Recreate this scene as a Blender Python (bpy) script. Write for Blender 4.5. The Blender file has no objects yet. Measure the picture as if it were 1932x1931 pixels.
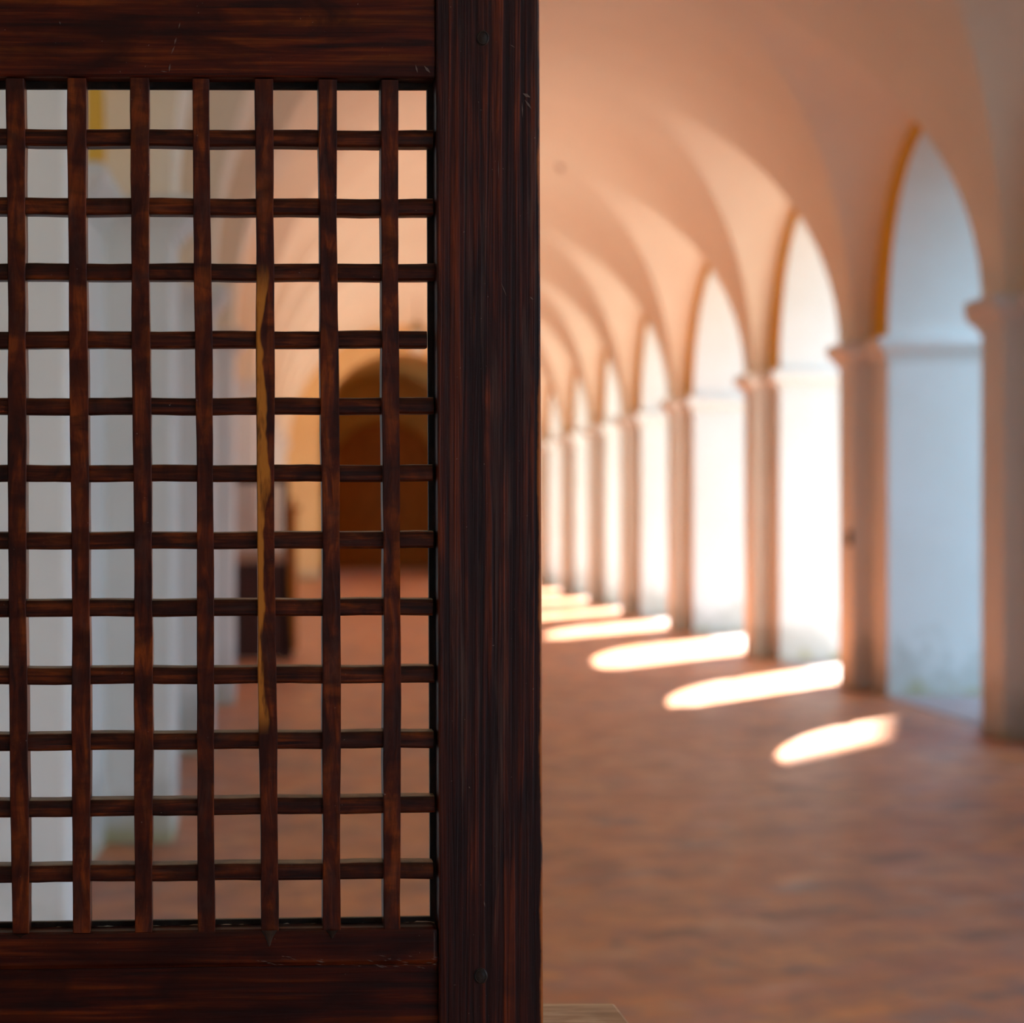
import bpy, bmesh, math, random
from mathutils import Vector, Matrix, Euler
random.seed(7)
sc = bpy.context.scene
col = sc.collection
R = math.radians

# ------------------------------------------------------------------ camera
FPX, PPX, PPY, EYE = 4023.0, 600.0, 968.0, 1.40
cd = bpy.data.cameras.new('camera')
cam = bpy.data.objects.new('camera', cd)
col.objects.link(cam)
cam.location = (0, 0, EYE)
cam.rotation_euler = (R(90), 0, 0)
cd.sensor_fit = 'HORIZONTAL'
cd.lens = 50
cd.sensor_width = 1932 / FPX * 50
cd.shift_x = (966 - PPX) / 1932
cd.shift_y = (PPY - 965.5) / 1932
cd.clip_start = 0.05
cd.clip_end = 300
cd.dof.use_dof = True
cd.dof.focus_distance = 1.155
cd.dof.aperture_fstop = 6.3
sc.camera = cam

# ------------------------------------------------------------------ world, sun, exposure
SUN_STRENGTH = 53.0
SKY_STRENGTH = 3.4
w = bpy.data.worlds.new('sky'); sc.world = w; w.use_nodes = True
bg = w.node_tree.nodes['Background']
bg.inputs[0].default_value = (0.46, 0.72, 1.0, 1)
bg.inputs[1].default_value = SKY_STRENGTH
ld = bpy.data.lights.new('sun', 'SUN')
ld.energy = SUN_STRENGTH; ld.color = (1.0, 0.92, 0.79); ld.angle = R(0.6)
sun = bpy.data.objects.new('sun', ld); col.objects.link(sun)
SUN_DIR = Vector((-0.60, -0.80, -0.966))          # the way the light travels
sun.rotation_euler = SUN_DIR.to_track_quat('-Z', 'Y').to_euler()
sun.location = (20, 30, 25)
sc.view_settings.view_transform = 'Standard'
sc.view_settings.look = 'None'
sc.view_settings.gamma = 1
sc.view_settings.use_curve_mapping = False
sc.view_settings.exposure = 0.0
sc.cycles.max_bounces = 12
sc.cycles.diffuse_bounces = 8
sc.cycles.use_denoising = True
sc.cycles.caustics_reflective = False
sc.cycles.caustics_refractive = False

# ------------------------------------------------------------------ helpers
class MB:
    def __init__(s): s.v = []; s.f = []; s.mi = []
    def quad(s, a, b, c, d, m=0):
        n = len(s.v); s.v += [tuple(a), tuple(b), tuple(c), tuple(d)]; s.f.append((n, n+1, n+2, n+3)); s.mi.append(m)
    def box(s, x0, x1, y0, y1, z0, z1, m=0):
        n = len(s.v)
        s.v += [(x, y, z) for z in (z0, z1) for (x, y) in ((x0, y0), (x1, y0), (x1, y1), (x0, y1))]
        for f in ((0,3,2,1), (4,5,6,7), (0,1,5,4), (1,2,6,5), (2,3,7,6), (3,0,4,7)):
            s.f.append(tuple(n+i for i in f)); s.mi.append(m)
    def hexa(s, p, m=0):      # p: 8 points, bottom ring then top ring
        n = len(s.v); s.v += [tuple(q) for q in p]
        for f in ((0,3,2,1), (4,5,6,7), (0,1,5,4), (1,2,6,5), (2,3,7,6), (3,0,4,7)):
            s.f.append(tuple(n+i for i in f)); s.mi.append(m)
    def grid(s, rows, m=0, closed=False):
        n = len(s.v); k = len(rows[0])
        for r in rows: s.v += [tuple(q) for q in r]
        for i in range(len(rows)-1):
            for j in range(k if closed else k-1):
                j2 = (j+1) % k
                s.f.append((n+i*k+j, n+i*k+j2, n+(i+1)*k+j2, n+(i+1)*k+j)); s.mi.append(m)
    def lathe(s, prof, cx, cy, n=20, m=0):
        rows = [[(cx+r*math.cos(2*math.pi*j/n), cy+r*math.sin(2*math.pi*j/n), z) for j in range(n)] for r, z in prof]
        s.grid(rows, m, closed=True)
    def poly(s, pts, m=0):
        n = len(s.v); s.v += [tuple(q) for q in pts]; s.f.append(tuple(range(n, n+len(pts)))); s.mi.append(m)
    def build(s, name, mats, parent=None, smooth=False, bevel=0, merge=True, recalc=True):
        me = bpy.data.meshes.new(name); me.from_pydata(s.v, [], s.f)
        if not isinstance(mats, (list, tuple)): mats = [mats]
        for m in mats: me.materials.append(m)
        for p, mi in zip(me.polygons, s.mi): p.material_index = mi; p.use_smooth = smooth
        bm = bmesh.new(); bm.from_mesh(me)
        if merge: bmesh.ops.remove_doubles(bm, verts=bm.verts, dist=1e-5)
        if recalc: bmesh.ops.recalc_face_normals(bm, faces=bm.faces)
        bm.to_mesh(me); bm.free()
        o = bpy.data.objects.new(name, me); col.objects.link(o)
        if parent: o.parent = parent
        if bevel:
            md = o.modifiers.new('bevel', 'BEVEL'); md.width = bevel; md.segments = 2; md.limit_method = 'ANGLE'
        return o

def tag(o, label=None, cat=None, group=None, kind=None):
    if label: o['label'] = label
    if cat: o['category'] = cat
    if group: o['group'] = group
    if kind: o['kind'] = kind
    return o
def empty(name, loc, rot=(0, 0, 0)):
    o = bpy.data.objects.new(name, None); col.objects.link(o)
    o.location = loc; o.rotation_euler = rot; o.empty_display_size = .1
    return o

# ------------------------------------------------------------------ materials
def newmat(name):
    m = bpy.data.materials.new(name); m.use_nodes = True
    nt = m.node_tree; b = nt.nodes['Principled BSDF']
    return m, nt, b
def N(nt, t, **kw):
    n = nt.nodes.new(t)
    for k, v in kw.items(): setattr(n, k, v)
    return n
def ramp(nt, stops, fac=None):
    r = N(nt, 'ShaderNodeValToRGB'); e = r.color_ramp.elements
    while len(e) < len(stops): e.new(0.5)
    for el, (p, c) in zip(e, stops):
        el.position = p; el.color = (*c, 1) if len(c) == 3 else c
    if fac is not None: nt.links.new(fac, r.inputs[0])
    return r
def noise(nt, vec, scale, detail=4, rough=.55, dist=0.0):
    n = N(nt, 'ShaderNodeTexNoise'); n.inputs['Scale'].default_value = scale
    n.inputs['Detail'].default_value = detail; n.inputs['Roughness'].default_value = rough
    n.inputs['Distortion'].default_value = dist
    if vec is not None: nt.links.new(vec, n.inputs['Vector'])
    return n
def mixc(nt, fac, a, b, blend='MIX'):
    m = N(nt, 'ShaderNodeMix', data_type='RGBA', blend_type=blend)
    def put(sock, v):
        if isinstance(v, (int, float)): sock.default_value = v
        elif isinstance(v, tuple): sock.default_value = (*v, 1)
        else: nt.links.new(v, sock)
    put(m.inputs[0], fac); put(m.inputs[6], a); put(m.inputs[7], b)
    return m.outputs[2]
def math_(nt, op, a, b=None, clamp=False):
    m = N(nt, 'ShaderNodeMath', operation=op); m.use_clamp = clamp
    for i, v in enumerate((a, b)):
        if v is None: continue
        if isinstance(v, (int, float)): m.inputs[i].default_value = v
        else: nt.links.new(v, m.inputs[i])
    return m.outputs[0]
def maprange(nt, v, a, b, c=0.0, d=1.0):
    m = N(nt, 'ShaderNodeMapRange'); nt.links.new(v, m.inputs[0])
    for i, x in enumerate((a, b, c, d)): m.inputs[i+1].default_value = x
    return m.outputs[0]
def bump(nt, b, h, strength=.2, dist=.01):
    n = N(nt, 'ShaderNodeBump'); n.inputs['Strength'].default_value = strength; n.inputs['Distance'].default_value = dist
    nt.links.new(h, n.inputs['Height']); nt.links.new(n.outputs[0], b.inputs['Normal'])

def plaster(name, base, alt, grime=True, grime_h=0.75, green=(0.36, 0.32, 0.14), rough=.9):
    m, nt, b = newmat(name)
    g = N(nt, 'ShaderNodeNewGeometry'); pos = g.outputs['Position']
    n1 = noise(nt, pos, 1.1, 4)
    c = mixc(nt, ramp(nt, [(.35, (0,0,0)), (.7, (1,1,1))], n1.outputs[0]).outputs[0], base, alt)
    n2 = noise(nt, pos, 9, 5)
    c = mixc(nt, maprange(nt, n2.outputs[0], .5, .75, 0, .12), c, tuple(x*.75 for x in base))
    if grime:
        s = N(nt, 'ShaderNodeSeparateXYZ'); nt.links.new(pos, s.inputs[0])
        n3 = noise(nt, pos, 3.2, 5, .65)
        hz = maprange(nt, s.outputs[2], 0.0, grime_h, 0.55, -0.05)
        k = math_(nt, 'ADD', n3.outputs[0], hz)
        k = maprange(nt, k, .72, .92, 0, .55)
        c = mixc(nt, k, c, (0.36, 0.36, 0.31))
        n4 = noise(nt, pos, 5.5, 4, .6)
        k2 = math_(nt, 'ADD', n4.outputs[0], maprange(nt, s.outputs[2], 0.0, .32, .4, -.3))
        k2 = maprange(nt, k2, .72, .95, 0, .75)
        c = mixc(nt, k2, c, green)
    nt.links.new(c, b.inputs['Base Color'])
    b.inputs['Roughness'].default_value = rough
    b.inputs['Specular IOR Level'].default_value = .2
    n5 = noise(nt, pos, 40, 5)
    bump(nt, b, n5.outputs[0], .15, .01)
    return m
M_wall = plaster('lime_plaster', (0.73, 0.725, 0.70), (0.68, 0.67, 0.63))
M_vault = plaster('vault_plaster', (0.87, 0.80, 0.68), (0.83, 0.75, 0.63), grime=False)
M_ochre = plaster('ochre_plaster', (0.80, 0.46, 0.05), (0.70, 0.38, 0.04), grime=False)
M_cream = plaster('yellow_plaster', (0.80, 0.55, 0.27), (0.74, 0.50, 0.25), grime=True, grime_h=.5, green=(.4, .25, .1))
M_passage = plaster('passage_plaster', (0.78, 0.46, 0.12), (0.70, 0.40, 0.10), grime=False)
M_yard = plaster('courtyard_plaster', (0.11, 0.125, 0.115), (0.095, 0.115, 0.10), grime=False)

def floor_mat():
    m, nt, b = newmat('terracotta_bricks')
    g = N(nt, 'ShaderNodeNewGeometry'); pos = g.outputs['Position']
    mp = N(nt, 'ShaderNodeMapping'); nt.links.new(pos, mp.inputs[0]); mp.inputs['Rotation'].default_value = (0, 0, R(-32))
    br = N(nt, 'ShaderNodeTexBrick'); nt.links.new(mp.outputs[0], br.inputs['Vector'])
    br.inputs['Scale'].default_value = 1.0
    br.inputs['Brick Width'].default_value = .28; br.inputs['Row Height'].default_value = .14
    br.inputs['Mortar Size'].default_value = .006; br.inputs['Mortar Smooth'].default_value = .3
    br.inputs['Color1'].default_value = (0, 0, 0, 1); br.inputs['Color2'].default_value = (1, 1, 1, 1)
    br.inputs['Mortar'].default_value = (.5, .5, .5, 1)
    r = ramp(nt, [(0.0, (.22, .065, .025)), (.2, (.47, .145, .040)), (.5, (.53, .175, .048)), (.75, (.43, .15, .085)), (.9, (.66, .225, .045)), (1, (.24, .13, .11))], br.outputs['Color'])
    n1 = noise(nt, pos, 4.2, 5, .6)
    c = mixc(nt, maprange(nt, n1.outputs[0], .47, .64, 0, .8), r.outputs[0], (.30, .15, .12))
    n0 = noise(nt, pos, 7.0, 4, .6, .4)
    c = mixc(nt, maprange(nt, n0.outputs[0], .55, .68, 0, .8), c, (.13, .075, .065))
    n2 = noise(nt, pos, 1.4, 4)
    c = mixc(nt, maprange(nt, n2.outputs[0], .47, .68, 0, .6), c, (.56, .15, .035))
    c = mixc(nt, math_(nt, 'MULTIPLY', br.outputs['Fac'], .7), c, (.20, .13, .10))
    nt.links.new(c, b.inputs['Base Color'])
    rr = maprange(nt, n1.outputs[0], .3, .7, .34, .55)
    nt.links.new(rr, b.inputs['Roughness'])
    b.inputs['Specular IOR Level'].default_value = .45
    h = math_(nt, 'SUBTRACT', n1.outputs[0], math_(nt, 'MULTIPLY', br.outputs['Fac'], .8))
    bump(nt, b, h, .35, .012)
    return m
M_floor = floor_mat()

def wood(name, axis, dark, mid, hi, streak=(.09, .06, .05), streak_amt=.35, rough=.34, across=260, along=5, dust=.0, wear=None, seed=0, lat=0.35):
    """varnished wood; axis = the grain's local axis (0,1,2)"""
    m, nt, b = newmat(name)
    tc = N(nt, 'ShaderNodeTexCoord'); oi = N(nt, 'ShaderNodeObjectInfo')
    off = N(nt, 'ShaderNodeVectorMath', operation='ADD'); nt.links.new(tc.outputs['Object'], off.inputs[0])
    rv = N(nt, 'ShaderNodeCombineXYZ')
    for i in range(3): nt.links.new(math_(nt, 'MULTIPLY', oi.outputs['Random'], 3.7+i), rv.inputs[i])
    nt.links.new(rv.outputs[0], off.inputs[1])
    mp = N(nt, 'ShaderNodeMapping'); nt.links.new(off.outputs[0], mp.inputs[0])
    sc_ = [across]*3; sc_[axis] = along; mp.inputs['Scale'].default_value = sc_
    mp.inputs['Location'].default_value = (seed, seed*1.7, seed*.3)
    n1 = noise(nt, mp.outputs[0], 1.0, 6, .62, .6)
    r = ramp(nt, [(.36, dark), (.51, mid), (.66, hi)], n1.outputs[0])
    mp2 = N(nt, 'ShaderNodeMapping'); nt.links.new(off.outputs[0], mp2.inputs[0])
    s2 = [across*lat*.45]*3; s2[axis] = along*2.2; mp2.inputs['Scale'].default_value = s2
    n2 = noise(nt, mp2.outputs[0], 1.0, 4, .55, 1.2)
    c = mixc(nt, maprange(nt, n2.outputs[0], .40, .66, 0, .85), r.outputs[0], dark)
    mp3 = N(nt, 'ShaderNodeMapping'); nt.links.new(off.outputs[0], mp3.inputs[0])
    s3 = [across*.6]*3; s3[axis] = along*1.6; mp3.inputs['Scale'].default_value = s3; mp3.inputs['Location'].default_value = (5, 3, 9)
    n3 = noise(nt, mp3.outputs[0], 1.0, 5, .6, .3)
    c = mixc(nt, maprange(nt, n3.outputs[0], .55, .75, 0, streak_amt), c, streak)
    # scattered pale specks and small scratches
    n4 = noise(nt, off.outputs[0], 520, 2, .5)
    c = mixc(nt, maprange(nt, n4.outputs[0], .76, .80, 0, .45), c, (.28, .22, .19))
    if wear:
        s = N(nt, 'ShaderNodeSeparateXYZ'); nt.links.new(tc.outputs['Object'], s.inputs[0])
        (x0, z0, z1, slope) = wear
        nw = noise(nt, mp.outputs[0], .7, 4, .6)
        nl = noise(nt, tc.outputs['Object'], 22, 3, .5)
        xe = math_(nt, 'SUBTRACT', s.outputs[0], math_(nt, 'MULTIPLY', s.outputs[2], slope))
        xe = math_(nt, 'ADD', xe, math_(nt, 'MULTIPLY', math_(nt, 'SUBTRACT', nl.outputs[0], .5), .016))
        kx = maprange(nt, xe, x0+.0006, x0-.0004, 0, 1)
        kz = math_(nt, 'MULTIPLY', maprange(nt, s.outputs[2], z0-.004, z0+.01, 0, 1), maprange(nt, s.outputs[2], z1+.01, z1-.01, 0, 1))
        k = math_(nt, 'MULTIPLY', kx, kz)
        k = math_(nt, 'MULTIPLY', k, maprange(nt, nw.outputs[0], .64, .54, .15, 1))
        c = mixc(nt, k, c, (.36, .125, .014))
    if dust:
        g = N(nt, 'ShaderNodeNewGeometry'); sn = N(nt, 'ShaderNodeSeparateXYZ'); nt.links.new(g.outputs['True Normal'], sn.inputs[0])
        nd = noise(nt, tc.outputs['Object'], 60, 4, .6)
        k = math_(nt, 'MULTIPLY', maprange(nt, sn.outputs[2], .6, .9, 0, dust), maprange(nt, nd.outputs[0], .35, .6, .35, 1))
        c = mixc(nt, k, c, (.42, .32, .20))
    nt.links.new(c, b.inputs['Base Color'])
    nt.links.new(maprange(nt, n1.outputs[0], .3, .7, rough+.12, rough-.06), b.inputs['Roughness'])
    b.inputs['Specular IOR Level'].default_value = .16
    bump(nt, b, n1.outputs[0], .22, .002)
    return m
DK, MD, HI = (.012, .0012, .0006), (.062, .0065, .0010), (.17, .030, .0025)
W_rail  = wood('mahogany_rail', 0, DK, MD, (.15, .030, .0022), streak=(.035, .005, .001), streak_amt=.3, across=210, along=7)
W_low   = wood('mahogany_low_rail', 0, (.009, .0006, .0004), (.038, .0035, .0008), (.11, .018, .0018), streak=(.024, .003, .001), streak_amt=.2, across=190, along=6, seed=4)
W_stile = wood('mahogany_stile', 2, (.008, .0010, .0008), (.030, .0040, .0015), (.125, .020, .003), streak=(.085, .046, .036), streak_amt=.55, across=300, along=4.5, seed=2)
W_slat  = wood('mahogany_slat', 2, (.018, .0024, .001), (.070, .0100, .0020), (.17, .034, .004), streak=(.085, .043, .035), streak_amt=.22, across=150, along=26, seed=1, dust=.2)
W_bar   = wood('mahogany_bar', 0, (.010, .0015, .001), (.050, .0075, .002), (.14, .027, .004), streak=(.05, .03, .025), streak_amt=.3, across=300, along=16, seed=3, dust=.45)
W_dark  = wood('dark_rebate', 0, (.008, .005, .004), (.018, .010, .007), (.035, .018, .012), streak=(.05, .04, .033), streak_amt=.35, across=120, along=30, dust=.2)  # darker brown than the rails, for the rebate lips
W_tip   = wood('dark_stile_rebate', 2, (.008, .005, .004), (.018, .010, .007), (.035, .018, .012), streak=(.05, .04, .033), streak_amt=.35, across=120, along=30)  # same dark brown with upright grain, also on pegs and varnish runs
W_board = wood('weathered_board', 0, (.38, .22, .125), (.58, .38, .24), (.72, .50, .33), streak=(.26, .15, .085), streak_amt=.6, across=170, along=9, rough=.6)
W_far   = wood('dark_walnut', 2, (.03, .012, .010), (.05, .018, .014), (.075, .025, .018), streak=(.05, .02, .016), across=60, along=4, rough=.4)
W_cane  = wood('pale_brown_wood', 2, (.26, .15, .10), (.36, .21, .14), (.45, .27, .18), across=60, along=4, rough=.55)  # paler brown wood for the far lattice, middle rail and hook plate
W_door  = wood('oiled_chestnut', 2, (.34, .10, .010), (.50, .16, .016), (.62, .22, .022), streak=(.28, .12, .03), across=30, along=1.5, rough=.5)

def plain(name, c, rough=.5, metal=0, trans=0):
    m, nt, b = newmat(name)
    n = noise(nt, N(nt, 'ShaderNodeTexCoord').outputs['Object'], 30, 4)
    nt.links.new(mixc(nt, maprange(nt, n.outputs[0], .4, .7, 0, .3), c, tuple(x*.7 for x in c)), b.inputs['Base Color'])
    b.inputs['Roughness'].default_value = rough; b.inputs['Metallic'].default_value = metal
    b.inputs['Transmission Weight'].default_value = trans
    return m
M_iron = plain('wrought_iron', (.05, .045, .04), .5, .6)
M_glass = plain('frosted_glass', (.85, .87, .83), .45, 0, .35)
M_roof = plain('roof_tiles', (.45, .20, .11), .8)

# ------------------------------------------------------------------ the cloister walk
ZS = 2.72                    # springing height
T = 0.80                     # thickness of the arcade wall
XR, XRP = 4.35, 4.20         # wall face and pilaster face, court side
XL, XLP = -0.90, -0.62       # wall face and pilaster face, inner side
XC, RV = 1.79, 2.60          # crown line, rise of the main barrel
PW = 0.22                    # half width of a pilaster
Y0, Y1 = -2.6, 44.7
CR = [-6.3, -2.4, 1.5, 5.4, 9.35, 13.28, 16.97, 20.78, 25.40, 29.40, 33.0, 36.8, 40.7, 44.92]
CL = [-7.5, -4.6, -1.3, 2.0, 5.48, 9.25, 12.6, 15.80, 21.6, 25.5, 29.4, 33.1, 36.9, 40.7, 44.92]
HR, HL = 0.70, 1.05          # half widths of the piers
OR_, OL_ = 1.45, 1.30        # rise of the openings' arches
HC = 1.60                    # rise of the lunettes at the wall

# floor, earth, courtyard
m = MB(); m.box(XL-1.0, XR+T, Y0-.2, 57.0, -.25, 0.0); tag(m.build('floor', M_floor), 'worn terracotta brick paving of the vaulted cloister walk', kind='structure')
M_stone = plaster('threshold_stone', (0.40, 0.34, 0.34), (0.34, 0.28, 0.28), grime=False)
for i in range(1, len(CR)-2):
    m = MB(); m.box(XR-.02, XR+T+.05, CR[i]+HR, CR[i+1]-HR, -.04, .008)
    tag(m.build('threshold', M_stone, bevel=.004), 'grey stone threshold under an arch of the court-side arcade', 'threshold', 'thresholds under the arches', 'structure')
m = MB(); m.box(XR+T, 60, -30, 90, -.3, -.12); tag(m.build('ground', M_yard), 'pale gravel court beyond the arches', kind='structure')

def walls(side, sg, XW, C, H, RISE, depth, openings, mats):
    """upper wall above the springing, with arches cut through"""
    m = MB(); top = 5.45; n = 28
    XO = XW + sg*depth
    for i in range(len(C)-1):
        a, b = C[i]+H, C[i+1]-H
        mid, r = (a+b)/2, (b-a)/2
        pts = [(mid - r*math.cos(math.pi*k/n), ZS + RISE*math.sin(math.pi*k/n)) for k in range(n+1)]
        for (p, q) in zip(pts[:-1], pts[1:]):
            m.quad((XW, p[0], p[1]), (XW, q[0], q[1]), (XW, q[0], top), (XW, p[0], top), 1)
            m.quad((XO, p[0], p[1]), (XO, q[0], q[1]), (XO, q[0], top), (XO, p[0], top), 0)
            m.quad((XW, p[0], p[1]), (XO, p[0], p[1]), (XO, q[0], q[1]), (XW, q[0], q[1]), 0)
    for c in C:
        for X, mi in ((XW, 1), (XO, 0)):
            m.quad((X, c-H, ZS), (X, c+H, ZS), (X, c+H, top), (X, c-H, top), mi)
    o = m.build('wall_'+side, mats, recalc=False)
    return tag(o, kind='structure')
walls('right', 1, XR, CR, HR, OR_, T, True, [M_wall, M_ochre])
walls('left', -1, XL, CL, HL, OL_, .55, False, [M_wall, M_ochre])
# back of the blind niches on the inner side
m = MB(); m.box(XL-.80, XL-.55, Y0-.2, Y1+.3, -.05, 5.5); tag(m.build('wall_niches', M_wall), kind='structure')

def impost(sg, XW, XP, XO, c, H):
    """moulding swept round the pier at the springing"""
    y0, y1 = c-H, c+H
    path = [(XO, y1), (XW, y1), (XW, c+PW), (XP, c+PW), (XP, c-PW), (XW, c-PW), (XW, y0), (XO, y0)]
    prof = [(0.0, ZS-.15), (.018, ZS-.145), (.022, ZS-.115), (.050, ZS-.09), (.078, ZS-.055), (.085, ZS-.03), (.085, ZS+.012), (.070, ZS+.02), (0.0, ZS+.03)]
    rows = []
    for p, z in prof:
        pts = []
        for k, (x, y) in enumerate(path):
            dx = dy = 0
            if k <= 1: dy = 1
            elif k <= 3: dy = 1
            else: dy = -1
            if k in (1, 2, 3, 4, 5, 6): dx = -sg
            pts.append((x + dx*p, y + dy*p, z))
        rows.append(pts)
    m = MB(); m.grid(rows)
    return m

def pier(sg, XW, XP, depth, c, H, label, group, wide=0):
    XO = XW + sg*depth
    m = MB()
    m.box(min(XW, XO), max(XW, XO), c-H, c+H, -.02, ZS+.005)
    o = m.build('pier', M_wall)
    tag(o, label, 'pier', group, 'structure')
    m = MB(); m.box(min(XP, XW+sg*.02), max(XP, XW+sg*.02), c-PW, c+PW, -.02, ZS+.005)
    m.build('pilaster', M_wall, o, bevel=.012)
    impost(sg, XW, XP, XO, c, H).build('impost_moulding', M_wall, o, smooth=False)
    return o
ordn = ['nearest white pilastered pier on the sunny side, cut by the frame edge',
        'white pier between the blue-lit arch and the next arch, small dark mark on its pilaster',
        'white pier behind the longest sun patch, yellow-green stain at its foot',
        'slender looking pier where the fourth sun patch ends, court side',
        'court-side pier just past the fourth one, narrow in the distance',
        'sixth court-side pier, seen as a thin cream strip',
        'seventh court-side pier, pale strip beside the wooden frame',
        'eighth court-side pier, almost hidden by the wooden frame edge']
for i, c in enumerate(CR[:-1]):
    if c < -4.5: continue
    lab = ordn[i-5] if 0 <= i-5 < len(ordn) else 'white pilastered pier of the court-side arcade beside the camera'
    pier(1, XR, XRP, T, c, HR, lab, 'piers of the court-side arcade')
ordl = {5.48: 'pale pier of the inner wall filling the first lattice columns', 9.25: 'inner-wall pier seen through the third lattice column, stained foot',
        12.6: 'inner-wall pier behind the fourth lattice slat', 15.80: 'inner-wall pier just in front of the dark confessional'}
for c in CL[:-1]:
    if c < -4.5: continue
    pier(-1, XL, XLP, .55, c, HL, ordl.get(c, 'pale pier of the inner wall beyond or beside the view through the lattice'), 'piers of the inner wall')

# vault: main barrel with a lunette over every bay
def vault_half(m, XW, XP, C):
    RH = abs(XP-XC); sg = 1 if XP > XC else -1
    th0 = R(64.0)
    xa = RH*math.cos(th0); za = RV*math.sin(th0)
    DW = abs(XW-XC)
    slope = (za-HC)/(DW-xa)
    def cellz(x, v): return (HC + slope*(DW-x))*math.sqrt(max(0, 1-v*v))
    NB, NCL = 22, 10
    def bpt(t, y): return (XC+sg*RH*math.cos(t), y, ZS+RV*math.sin(t))
    for i in range(len(C)-1):
        a, b = C[i]+PW, C[i+1]-PW
        # band over the pilaster
        rows = []
        for y in (C[i]-PW, C[i], C[i]+PW):
            rows.append([bpt(R(90)*k/NB, y) for k in range(NB, -1, -1)])
        m.grid(rows)
        mid, r = (a+b)/2, (b-a)/2
        NV = 48
        br, cr = [], []
        for j in range(NV+1):
            v = -math.cos(math.pi*j/NV)
            y = mid + r*v
            if abs(v) > .99999: tg = 0.0
            else:
                lo, hi, tg = 0.0, th0, th0
                f = lambda t: RV*math.sin(t) - cellz(RH*math.cos(t), v)
                t = 0.0; step = th0/200
                while t < th0 and f(t) < 0: t += step
                if t < th0 or f(th0) >= 0:
                    lo, hi = max(0, t-step), min(t, th0)
                    for _ in range(30):
                        mm = (lo+hi)/2
                        if f(mm) < 0: lo = mm
                        else: hi = mm
                    tg = hi
            br.append([bpt(R(90) + (tg-R(90))*k/NB, y) for k in range(NB+1)])
            xg = RH*math.cos(tg); row = []
            for k in range(NCL+1):
                x = xg + (DW+.02-xg)*k/NCL
                row.append((XC+sg*x, y, ZS + (RV*math.sin(tg) if k == 0 else cellz(x, v))))
            cr.append(row)
        m.grid(br); m.grid(cr)
m = MB(); vault_half(m, XR, XRP, CR); vault_half(m, XL, XLP, CL)
o = m.build('ceiling', M_vault, smooth=True, merge=False, recalc=False)
tag(o, 'white plastered barrel vault with lunettes over every arch', kind='structure')
m = MB(); m.box(XL-.8, XR+T, Y0-.3, 57.2, 5.45, 5.7); tag(m.build('roof', M_roof), kind='structure')
m = MB(); m.box(XL-.8, XL, Y0-.3, Y0, -.05, 5.5); m.box(XR-.15, XR+T, Y0-.3, Y0, -.05, 5.5); m.box(XL, XR-.15, Y0-.3, Y0, 3.0, 5.5); m.box(XL, 1.7, Y0-.3, Y0, 0, 3.0)  # opening left at one side, added to light the screen from behind
tag(m.build('wall_behind', M_wall), 'unseen end wall behind the camera, with an opening added to light the near walk', kind='structure')

# end wall with its arch, passage and door
AX, AR, AZ = 1.72, 1.67, 3.09
m = MB(); n = 36
pts = [(AX - AR*math.cos(math.pi*k/n), AZ + AR*math.sin(math.pi*k/n)) for k in range(n+1)]
for Y in (Y1, Y1+.5):
    m.quad((XL-.7, Y, 0), (AX-AR, Y, 0), (AX-AR, Y, AZ), (XL-.7, Y, AZ)); m.quad((AX+AR, Y, 0), (XR+T, Y, 0), (XR+T, Y, AZ), (AX+AR, Y, AZ))
    m.quad((XL-.7, Y, AZ), (AX-AR, Y, AZ), (AX-AR, Y, 5.5), (XL-.7, Y, 5.5)); m.quad((AX+AR, Y, AZ), (XR+T, Y, AZ), (XR+T, Y, 5.5), (AX+AR, Y, 5.5))
    for p, q in zip(pts[:-1], pts[1:]): m.quad((p[0], Y, p[1]), (q[0], Y, q[1]), (q[0], Y, 5.5), (p[0], Y, 5.5))
for p, q in zip(pts[:-1], pts[1:]): m.quad((p[0], Y1, p[1]), (q[0], Y1, q[1]), (q[0], Y1+.5, q[1]), (p[0], Y1+.5, p[1]))
for sx in (AX-AR, AX+AR): m.quad((sx, Y1, 0), (sx, Y1+.5, 0), (sx, Y1+.5, AZ), (sx, Y1, AZ))
tag(m.build('wall_far', M_cream), 'yellow end wall of the walk with a tall arch', kind='structure')
m = MB()
pr = [(AX-AR-.15, 0)] + [(AX - (AR+.15)*math.cos(math.pi*k/n), AZ + (AR+.15)*math.sin(math.pi*k/n)) for k in range(n+1)] + [(AX+AR+.15, 0)]
m.grid([[(x, Y, z) for x, z in pr] for Y in (Y1+.5, 49.5)]); m.grid([[(x, Y, z) for x, z in pr[1:]] for Y in (49.5, 52.0)]); m.grid([[(x, Y, z) for x, z in pr] for Y in (52.0, 56.4)])
m.quad((AX-AR-.15, 49.5, 0), (AX-AR-.15, 52.0, 0), (AX-AR-.15, 52.0, .9), (AX-AR-.15, 49.5, .9))  # side opening above this sill is added to let daylight into the passage
m.quad((AX-AR-.2, 56.4, 0), (AX+AR+.2, 56.4, 0), (AX+AR+.2, 56.4, 5.2), (AX-AR-.2, 56.4, 5.2))
tag(m.build('wall_passage', M_passage), 'dim brown passage beyond the end arch', kind='structure')
d = empty('door_1', (AX, 56.3, 0)); tag(d, 'brown arched double door at the end of the dim passage', kind='structure')
for s in (-1, 1):
    m = MB(); m.box(min(0, s*1.15), max(0, s*1.15), -.06, 0, .02, 2.7)
    leaf = m.build('door_leaf', W_door, d)
    m = MB()
    for z0, z1 in ((.25, 1.1), (1.3, 2.5)): m.box(min(s*.2, s*.95), max(s*.2, s*.95), -.09, -.05, z0, z1)
    m.build('raised_panel', W_door, leaf, bevel=.02)
m = MB(); k = 24
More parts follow.
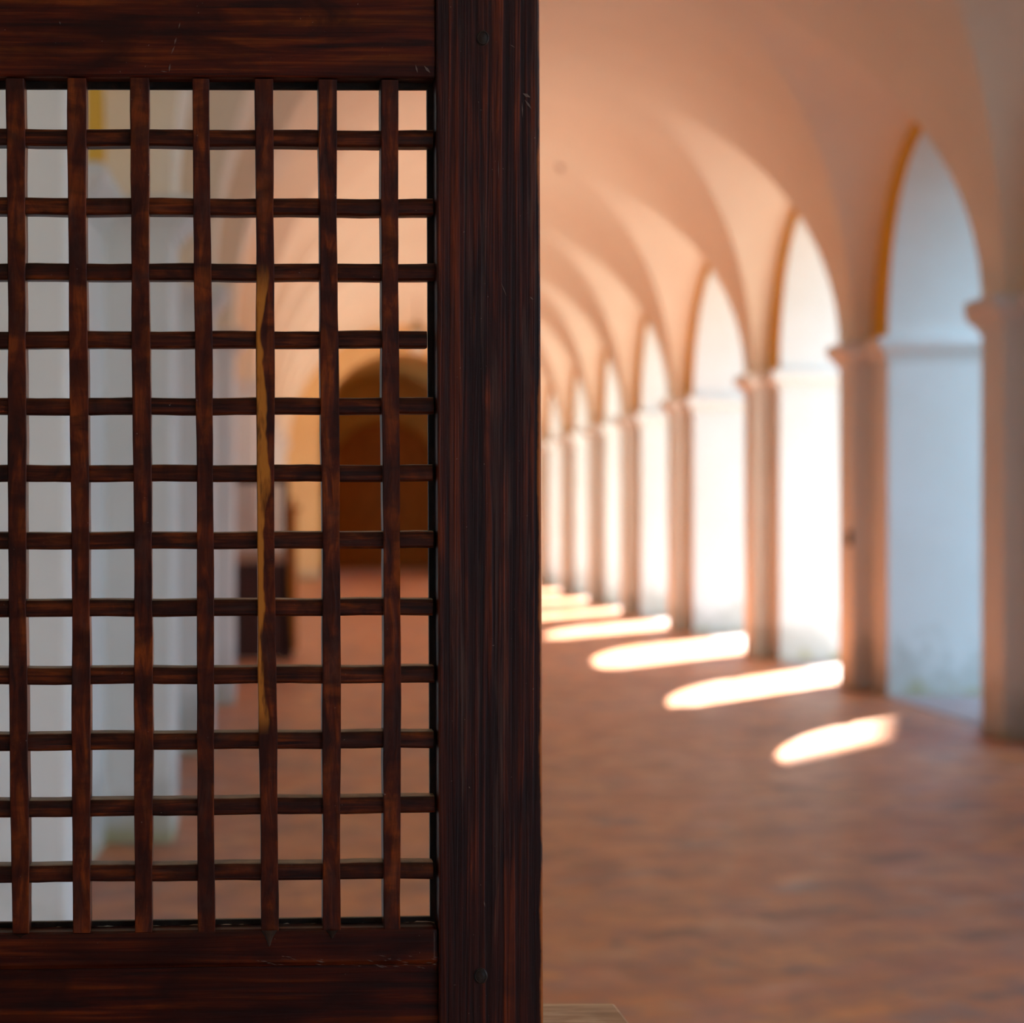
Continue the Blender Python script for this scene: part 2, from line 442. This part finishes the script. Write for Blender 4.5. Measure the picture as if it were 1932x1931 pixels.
arc = [(1.3*math.cos(math.pi*i/k), 2.7+1.1*math.sin(math.pi*i/k)) for i in range(k+1)]
arc2 = [(1.12*math.cos(math.pi*i/k), 2.7+.93*math.sin(math.pi*i/k)) for i in range(k+1)]
for y in (-.12,): m.grid([[(x, y, z) for x, z in arc], [(x, y, z) for x, z in arc2]])
m.grid([[(x, -.12, z) for x, z in arc], [(x, 0, z) for x, z in arc]]); m.grid([[(x, -.12, z) for x, z in arc2], [(x, 0, z) for x, z in arc2]])
for s in (-1, 1): m.box(min(s*1.12, s*1.3), max(s*1.12, s*1.3), -.12, 0, 0, 2.7)
m.build('door_frame', W_door, d)
m = MB(); m.poly([(x, -.04, z) for x, z in arc2]); m.build('fanlight', W_door, d)

# unseen wing across the court, placed and shaped to shade the near bays
m = MB()
SX = 7.0                                            # the wing stands back from the arcade; its shadow falls along the sun
sy, sz = SX/.60*.80, SX/.60*.966
prof = [(10+sy, -.2), (10+sy, 11.6+sz), (20.55+sy, 11.6+sz), (20.6+sy, 9.0+sz), (21.5+sy, 8.3+sz), (22.3+sy, 7.8+sz), (22.3+sy, -.2)]
for X in (9.0+SX, 15.0+SX): m.poly([(X, y, z) for y, z in prof])
m.grid([[(X, y, z) for y, z in prof] for X in (9.0+SX, 15.0+SX)])
tag(m.build('wall_shading_wing', M_yard), 'unseen plain wing across the court, shaped to shade the near bays', kind='structure')

# ------------------------------------------------------------------ foreground confessional screen
D0 = 1.155
GR = Euler((R(1.2), 0, R(2.4)), 'XYZ').to_matrix()
G0 = Vector((0.0, D0, EYE))            # local origin: where the camera axis meets the screen
GRi = GR.transposed()
def loc(px, py, dep=0.0):
    """point of the screen's own plane (pushed back by dep) seen at that spot of the photograph"""
    ray = Vector(((px-PPX)/FPX, 1.0, -(py-PPY)/FPX))
    nrm = GR @ Vector((0, 1, 0))
    t = (G0 + nrm*dep - Vector((0, 0, EYE))).dot(nrm) / ray.dot(nrm)
    p = Vector((0, 0, EYE)) + ray*t
    return GRi @ (p - G0)
conf = empty('confessional', (G0.x, G0.y, G0.z), (R(1.2), 0, R(2.4)))
tag(conf, 'dark reddish-brown wooden confessional with a square lattice grille, close to the camera', 'confessional', 'confessionals in the cloister walk')

def prism(m, a, b, ha, hb, y0, y1, axis):
    """bar from a to b (local), half widths ha/hb, axis 0 = runs along x, 2 = runs along z"""
    if axis == 2:
        p = [(a.x-ha, y0, a.z), (a.x+ha, y0, a.z), (a.x+ha, y1, a.z), (a.x-ha, y1, a.z),
             (b.x-hb, y0, b.z), (b.x+hb, y0, b.z), (b.x+hb, y1, b.z), (b.x-hb, y1, b.z)]
    else:
        p = [(a.x, y0, a.z-ha), (a.x, y0, a.z+ha), (a.x, y1, a.z+ha), (a.x, y1, a.z-ha),
             (b.x, y0, b.z-hb), (b.x, y0, b.z+hb), (b.x, y1, b.z+hb), (b.x, y1, b.z-hb)]
    m.hexa(p)
PXM = D0/FPX
ZB = -EYE/math.cos(R(1.2)) + .012        # floor in local z
# stiles
tl, tr = loc(822, 0), loc(1018, 0); bl, br_ = loc(829, 1931), loc(1025.5, 1931)
def ext(a, b, z): t = (z-a.z)/(b.z-a.z); return a.x + (b.x-a.x)*t
ZT = .46
m = MB()
x = [ext(tl, bl, ZB), ext(tr, br_, ZB), ext(tl, bl, ZT), ext(tr, br_, ZT)]
m.hexa([(x[0], 0, ZB), (x[1], 0, ZB), (x[1], .038, ZB), (x[0], .038, ZB), (x[2], 0, ZT), (x[3], 0, ZT), (x[3], .038, ZT), (x[2], .038, ZT)])
st = m.build('stile', W_stile, conf, bevel=.0012)
nt = W_stile.node_tree; pb = nt.nodes['Principled BSDF']; src = pb.inputs['Base Color'].links[0].from_socket
tcn = N(nt, 'ShaderNodeTexCoord'); sp = N(nt, 'ShaderNodeSeparateXYZ'); nt.links.new(tcn.outputs['Object'], sp.inputs[0])
esl = (x[3]-x[1])/(ZT-ZB)                            # the varnish is rubbed through along the outer arris
ex = math_(nt, 'SUBTRACT', sp.outputs[0], math_(nt, 'MULTIPLY', sp.outputs[2], esl))
ew = noise(nt, tcn.outputs['Object'], 14, 5, .6)
ex = math_(nt, 'ADD', ex, maprange(nt, ew.outputs[0], .35, .65, -.0012, .0012))
ek = maprange(nt, ex, x[1]-esl*ZB-.0016, x[1]-esl*ZB-.0002, 0, .8)
nt.links.new(mixc(nt, ek, src, (.36, .10, .015)), pb.inputs['Base Color'])
LX = loc(-210, 968).x
m = MB(); m.box(LX-.055, LX, 0, .038, ZB, ZT); m.build('stile', W_stile, conf, bevel=.0012)
# pegs in the stile
for (px, py, r_) in ((911, 72, 13), (907, 1842, 14)):
    c = loc(px, py); m = MB(); k = 18; rr = r_*PXM
    rows = []
    for (q, y) in ((1.0, .001), (1.0, -.0006), (.82, -.0011), (.78, -.0006), (.30, -.0008), (.001, -.0008)):
        rows.append([(c.x + rr*q*math.cos(2*math.pi*j/k)*.92, y, c.z + rr*q*math.sin(2*math.pi*j/k)*1.1) for j in range(k)])
    m.grid(rows, closed=True); m.build('wooden_peg', W_tip, conf, smooth=False)
# rails
def rail(name, mat, ptl, ptr, pbl, pbr, y0, y1, bev=.0012):
    """rail whose upper and lower edges pass through pixel-measured local points, from left stile to right stile"""
    def zz(a, b, X): return a.z + (b.z-a.z)*(X-a.x)/(b.x-a.x)
    xr = lambda z: ext(tl, bl, z) + .0002
    m = MB()
    zt0, zb0 = zz(ptl, ptr, LX), zz(pbl, pbr, LX)
    X1 = ext(tl, bl, (ptr.z+pbr.z)/2)
    zt1, zb1 = zz(ptl, ptr, X1), zz(pbl, pbr, X1)
    m.hexa([(LX, y0, zb0), (xr(zb1), y0, zb1), (xr(zb1), y1, zb1), (LX, y1, zb0),
            (LX, y0, zt0), (xr(zt1), y0, zt1), (xr(zt1), y1, zt1), (LX, y1, zt0)])
    return m.build(name, mat, conf, bevel=bev)
rail('top_rail', W_rail, Vector((-.3, 0, ZT-.02)), Vector((.1, 0, ZT-.02)), loc(0, 142.5), loc(820, 146.5), .0018, .036)
rail('bottom_rail', W_low, loc(0, 1764), loc(820, 1752.5), loc(0, 1835), loc(820, 1824), .0018, .036, bev=.003)
# lower body: second rail and a recessed board panel down to the floor
zlow = loc(400, 1833).z
m = MB(); m.box(LX, ext(tl, bl, zlow-.1), .0055, .034, zlow-.17, zlow+.004); m.build('panel_rail', W_low, conf, bevel=.001)
m = MB(); m.box(LX, ext(tl, bl, zlow-.4), .014, .026, ZB+.12, zlow-.16); m.build('lower_panel', W_low, conf)
m = MB(); m.box(LX, ext(tl, bl, ZB+.05), .004, .034, ZB+.03, ZB+.14); m.build('foot_rail', W_low, conf, bevel=.002)
# rebates behind the rails (dark inner lips of the lattice opening)
REB = .017
def lip(p, q, r_, s_, mat, y1=.0205):
    m = MB()
    m.hexa([(p.x, REB, p.z), (q.x, REB, q.z), (q.x, y1, q.z), (p.x, y1, p.z), (r_.x, REB, r_.z), (s_.x, REB, s_.z), (s_.x, y1, s_.z), (r_.x, y1, r_.z)])
    return m.build('rebate_lip', mat, conf, bevel=.0006)
a, b = loc(0, 168, REB), loc(822, 169.5, REB)
def edge(a, b, X): return Vector((X, 0, a.z + (b.z-a.z)*(X-a.x)/(b.x-a.x)))
XE = loc(827, 968).x
e0, e1 = edge(a, b, LX), edge(a, b, XE)
lip(e0, e1, e0+Vector((0, 0, .009)), e1+Vector((0, 0, .009)), W_dark)
a, b = loc(0, 1741, REB), loc(822, 1730, REB)
e0, e1 = edge(a, b, LX), edge(a, b, XE)
lip(e0+Vector((0, 0, -.009)), e1+Vector((0, 0, -.009)), e0, e1, W_dark)
a, b = loc(805, 160, REB), loc(811.5, 1740, REB)
lip(b, b+Vector((.0075, 0, 0)), a, a+Vector((.0075, 0, 0)), W_tip)
# a thin line of pale dust lying on the lower lip
m = MB(); a, b = loc(0, 1762, .0175), loc(822, 1750, .0175); k = 120; rows = [[], []]
for i in range(k+1):
    X = LX + (XE-LX)*i/k; z = edge(a, b, X).z
    h = .0026 + .0014*random.random()*(.5+.5*math.sin(i*.31)**2)
    rows[0].append((X, .0166, z-.001)); rows[1].append((X, .0168, z+h))
m.grid(rows); dst = m.build('dust_line', plain('pale_dust', (.46, .36, .24), .95), conf)
tag(dst, 'pale dust gathered along the lower lip', kind='stuff')
# upright slats
SL = [(27.5, 38), (145, 155), (264, 272), (380, 391), (497, 508.5), (619, 627.5), (736, 740.5)]
SL = [(SL[0][0]-118, SL[0][1]-118)] + SL
hw = 16.6*PXM
SY0, SY1 = .0028, .0195
yend = [(148, 1762), (148, 1762), (147.5, 1761), (146.5, 1760), (148.5, 1759.5), (149, 1758.5), (150, 1757.5), (151, 1754)]
for i, ((xt, xb), (yt, yb)) in enumerate(zip(SL, yend)):
    m = MB()
    a, b = loc(xb, yb, SY0), loc(xt, yt, SY0)
    segs = 26; rows = []
    h0 = hw*random.uniform(.97, 1.04)
    ph = random.random()*6
    for s_ in range(segs+1):
        t = s_/segs; c = a.lerp(b, t)
        dx = .00035*math.sin(t*7+ph); hh = h0*(1+.035*math.sin(t*17+ph*2)); dz = .0
        hl = hh*(1+.04*random.uniform(-1, 1)); hr = hh*(1+.04*random.uniform(-1, 1))
        rows.append([(c.x-hl+dx, SY0+.0006, c.z), (c.x-hl+dx+.0005, SY0, c.z), (c.x+hr+dx-.0005, SY0, c.z), (c.x+hr+dx, SY0+.0006, c.z), (c.x+hr+dx, SY1, c.z), (c.x-hl+dx, SY1, c.z)])
    m.grid(rows, closed=True); m.poly(rows[0]); m.poly(rows[-1])
    if i == 5:
        z0, z1 = loc(490, 1375).z, loc(490, 530).z
        sl = (b.x-a.x)/(b.z-a.z)
        mat = wood('mahogany_slat_worn', 2, (.018, .0024, .001), (.070, .0100, .0020), (.17, .034, .004), streak=(.085, .043, .035), streak_amt=.2, across=150, along=26, seed=1,
                   wear=(a.x - a.z*sl - .0002, z0, z1, sl))
    else: mat = W_slat
    o = m.build('upright_slat', mat, conf)
    if i == 5: o['label'] = 'slat worn to bare yellow-brown wood along one edge'
# cross bars
CB = [(258, 261), (388, 390.5), (512.5, 513), (641, 640), (767, 766), (894, 893), (1021.5, 1019), (1149, 1146), (1277, 1273.5), (1402, 1396.5), (1528, 1519), (1651, 1643.5)]
BY0, BY1 = .0055, .0185
for i, (yl, yr) in enumerate(CB):
    a0, b0 = loc(0, yl, BY0), loc(820, yr, BY0)
    xe = loc(818 + random.uniform(-2, 3), (yl+yr)/2, BY0).x
    if i == 3: xe = loc(806, yl, BY0).x
    segs = 30; rows = []; hb = 16.2*PXM
    ph = random.random()*6
    for s_ in range(segs+1):
        X = LX + (xe-LX)*s_/segs; z = edge(a0, b0, X).z + .0002*math.sin(s_*.8+ph)
        hu = hb*(1+random.uniform(-.03, .03)); hd = hb*(1+random.uniform(-.03, .03))
        rows.append([(X, BY1, z-hd), (X, BY0+.0014, z-hd), (X, BY0+.0005, z-hd*.90), (X, BY0, z-hd*.72), (X, BY0, z+hu*.15), (X, BY0+.0005, z+hu*.55), (X, BY0+.0016, z+hu*.92), (X, BY0+.0026, z+hu), (X, BY1, z+hu)])
    m = MB(); m.grid(rows, closed=True); m.poly(rows[0]); m.poly(rows[-1])
    m.build('cross_bar', W_bar, conf)
# varnish runs below two slats
for (px, py, w_, h_) in ((508, 1757, 16, 31), (627, 1757, 13, 16), (38, 1764, 17, 7)):
    m = MB(); k = 10; rows = []
    for j in range(k+1):
        t = j/k; ww = w_*((1-t)**1.6*.85+.15)*PXM if j < k else .0002
        c = loc(px, py + h_*t)
        rows.append([(c.x-ww, .0019, c.z), (c.x-ww*.5, .0006, c.z), (c.x+ww*.5, .0006, c.z), (c.x+ww, .0019, c.z)])
    m.grid(rows); m.build('varnish_run', W_tip, conf, smooth=True)
# old scratches and scuffs on the rails and the stile
m = MB()
def fleck(x0, y0, x1, y1, w_, dep=-.0003):
    a, b = loc(x0, y0, dep), loc(x1, y1, dep); d_ = (b-a); nn = Vector((-d_.z, 0, d_.x)).normalized()*w_*PXM*.5
    m.quad(a-nn*.3, a+nn*.3, b+nn*.3, b-nn*.3) if w_ < 1 else m.poly([a, (a+b)*.5+nn, b, (a+b)*.5-nn])
for q in ((340, 42, 337, 54, 2.2), (333, 70, 329, 84, 3.2), (330, 86, 323, 102, 2.6), (321, 120, 319, 136, 3), (784, 122, 788, 138, 3), (800, 124, 812, 138, 5), (303, 134, 316, 136, 2), (112, 40, 114, 46, 2.5)):
    fleck(*q, dep=.0014)
for q in ((986, 176, 1001, 184, 6), (990, 188, 1003, 206, 4), (985, 192, 986, 222, 2), (962, 84, 972, 90, 1.6), (940, 300, 941, 340, 1.2), (945, 532, 956, 560, 1.4), (913, 1700, 915, 1712, 2), (1000, 560, 1006, 566, 3)):
    fleck(*q, dep=-.0003)
rng = random.Random(5)
for k in range(40):
    x0 = 480 + rng.random()*340; y0 = 1826 - 22*(rng.random()**2) - (820-x0)*.02
    L = rng.uniform(3, 16); fleck(x0, y0, x0+L, y0+L*rng.uniform(.0, .35), rng.uniform(.8, 1.8), dep=.0014)
o = m.build('scratches', plain('dry_scratch', (.10, .062, .05), .8), conf, merge=False); tag(o, 'pale scratches and scuffs', kind='stuff')
# arm board behind the screen
def worldp(px, py, dist): return Vector(((px-PPX)/FPX*dist, dist, EYE-(py-PPY)/FPX*dist))
c1 = worldp(1160, 1893, 1.300); zb = c1.z
d2 = (EYE-zb)*FPX/(1931-PPY); c2 = worldp(1190, 1931, d2)
sl = (c2.x-c1.x)/(c2.y-c1.y)
def tolocal(p): return GRi @ (Vector(p) - G0)
m = MB(); yb0 = 1.20
P = [(-.30, yb0+.0), (c1.x + sl*(yb0-1.30), yb0), (c1.x, 1.300), (-.30, 1.300)]
m.hexa([tolocal((x, y, zb-.024)) for x, y in P] + [tolocal((x, y, zb)) for x, y in P])
arm = m.build('arm_board', W_board, conf, bevel=.0022); arm['label'] = 'weathered bare wood arm board'
m = MB()
for X in (-.26, .10): m.box(X, X+.035, .045, .135, ZB, tolocal((0, 1.25, zb-.024)).z)
m.build('arm_support', W_far, conf, bevel=.002)

# ------------------------------------------------------------------ distant confessional
fc = empty('confessional', (-.565, 20.3, 0)); tag(fc, 'smaller-looking dark confessional standing far down the walk against the inner wall', 'confessional', 'confessionals in the cloister walk')
def fpart(name, boxes, mat, parent=fc, bevel=0):
    m = MB()
    for b_ in boxes: m.box(*b_)
    return m.build(name, mat, parent, bevel=bevel)
for s in (-1, 1): fpart('stile', [(s*.262-.024, s*.262+.024, 0, .04, .05, 1.76)], W_far)
fpart('top_rail', [(-.24, .24, 0, .04, 1.68, 1.76)], W_far)
fpart('middle_rail', [(-.25, .25, -.01, .04, .92, 1.035)], W_cane)
bx = [(-.235+i*.0336-.0055, -.235+i*.0336+.0055, .005, .012, 1.03, 1.69) for i in range(15)] + [(-.24, .24, .012, .02, 1.06+i*.0336-.0055, 1.06+i*.0336+.0055) for i in range(19)]
fpart('lattice', bx, W_cane)
m = MB(); m.hexa([(-.25, .0, .015), (.33, .0, .015), (.33, .04, .015), (-.25, .04, .015), (-.25, 0, .93), (.27, 0, .93), (.27, .04, .93), (-.25, .04, .93)]); m.build('lower_panel', W_far, fc)
for s in (-1, 1): fpart('foot', [(s*.25-.035, s*.25+.035, -.03, .62, 0, .06)], W_far)
fpart('seat', [(-.25, .33, .04, .6, .50, .54)], W_far)
fpart('side_board', [(.27, .36, .30, .60, .06, .92)], W_door)
fpart('arm_rest', [(.25, .40, .04, .62, 1.42, 1.46), (.27, .36, .30, .40, .92, 1.42)], W_door)
fpart('backrest', [(.30, .34, .56, .6, .5, 1.55), (-.25, -.21, .56, .6, .5, 1.0), (-.21, .30, .56, .6, .62, .92)], W_door)

# ------------------------------------------------------------------ small things
lx, ly = XC, 38.6
t = empty('hanging_lantern', (lx, ly, 0)); tag(t, 'small glass lantern hanging from the vault before the end arch', 'lantern')
m = MB(); m.lathe([(.008, 4.6), (.008, 5.33)], 0, 0, 8); m.build('rod', M_iron, t)
m = MB(); m.lathe([(.01, 4.88), (.05, 4.86), (.13, 4.74), (.15, 4.70), (.15, 4.68)], 0, 0, 16); m.build('cap', plain('aged_brass', (.40, .26, .10), .5, .5), t)
m = MB(); m.lathe([(.12, 4.69), (.14, 4.55), (.12, 4.38), (.06, 4.30), (.002, 4.29)], 0, 0, 16); m.build('glass_bowl', M_glass, t, smooth=True)
th = math.acos((2.63-XC)/(XRP-XC)); hz = ZS + RV*math.sin(th)
m = MB(); m.lathe([(.002, hz+.02), (.042, hz+.02), (.042, hz-.015), (.02, hz-.03), (.010, hz-.06), (.002, hz-.06)], 2.63, 23.1, 14)
tag(m.build('ceiling_hook', W_cane), 'small brown hook plate fixed to the vault above the walk', 'hook')
m = MB(); m.box(XRP-.03, XRP+.0, -.035, .035, 1.14, 1.26); o = m.build('bolt_plate', M_iron, bevel=.01); o.location = (0, 16.97-.17, 0)
tag(o, 'small dark iron plate on the pilaster beside the blue-lit arch', 'plate')
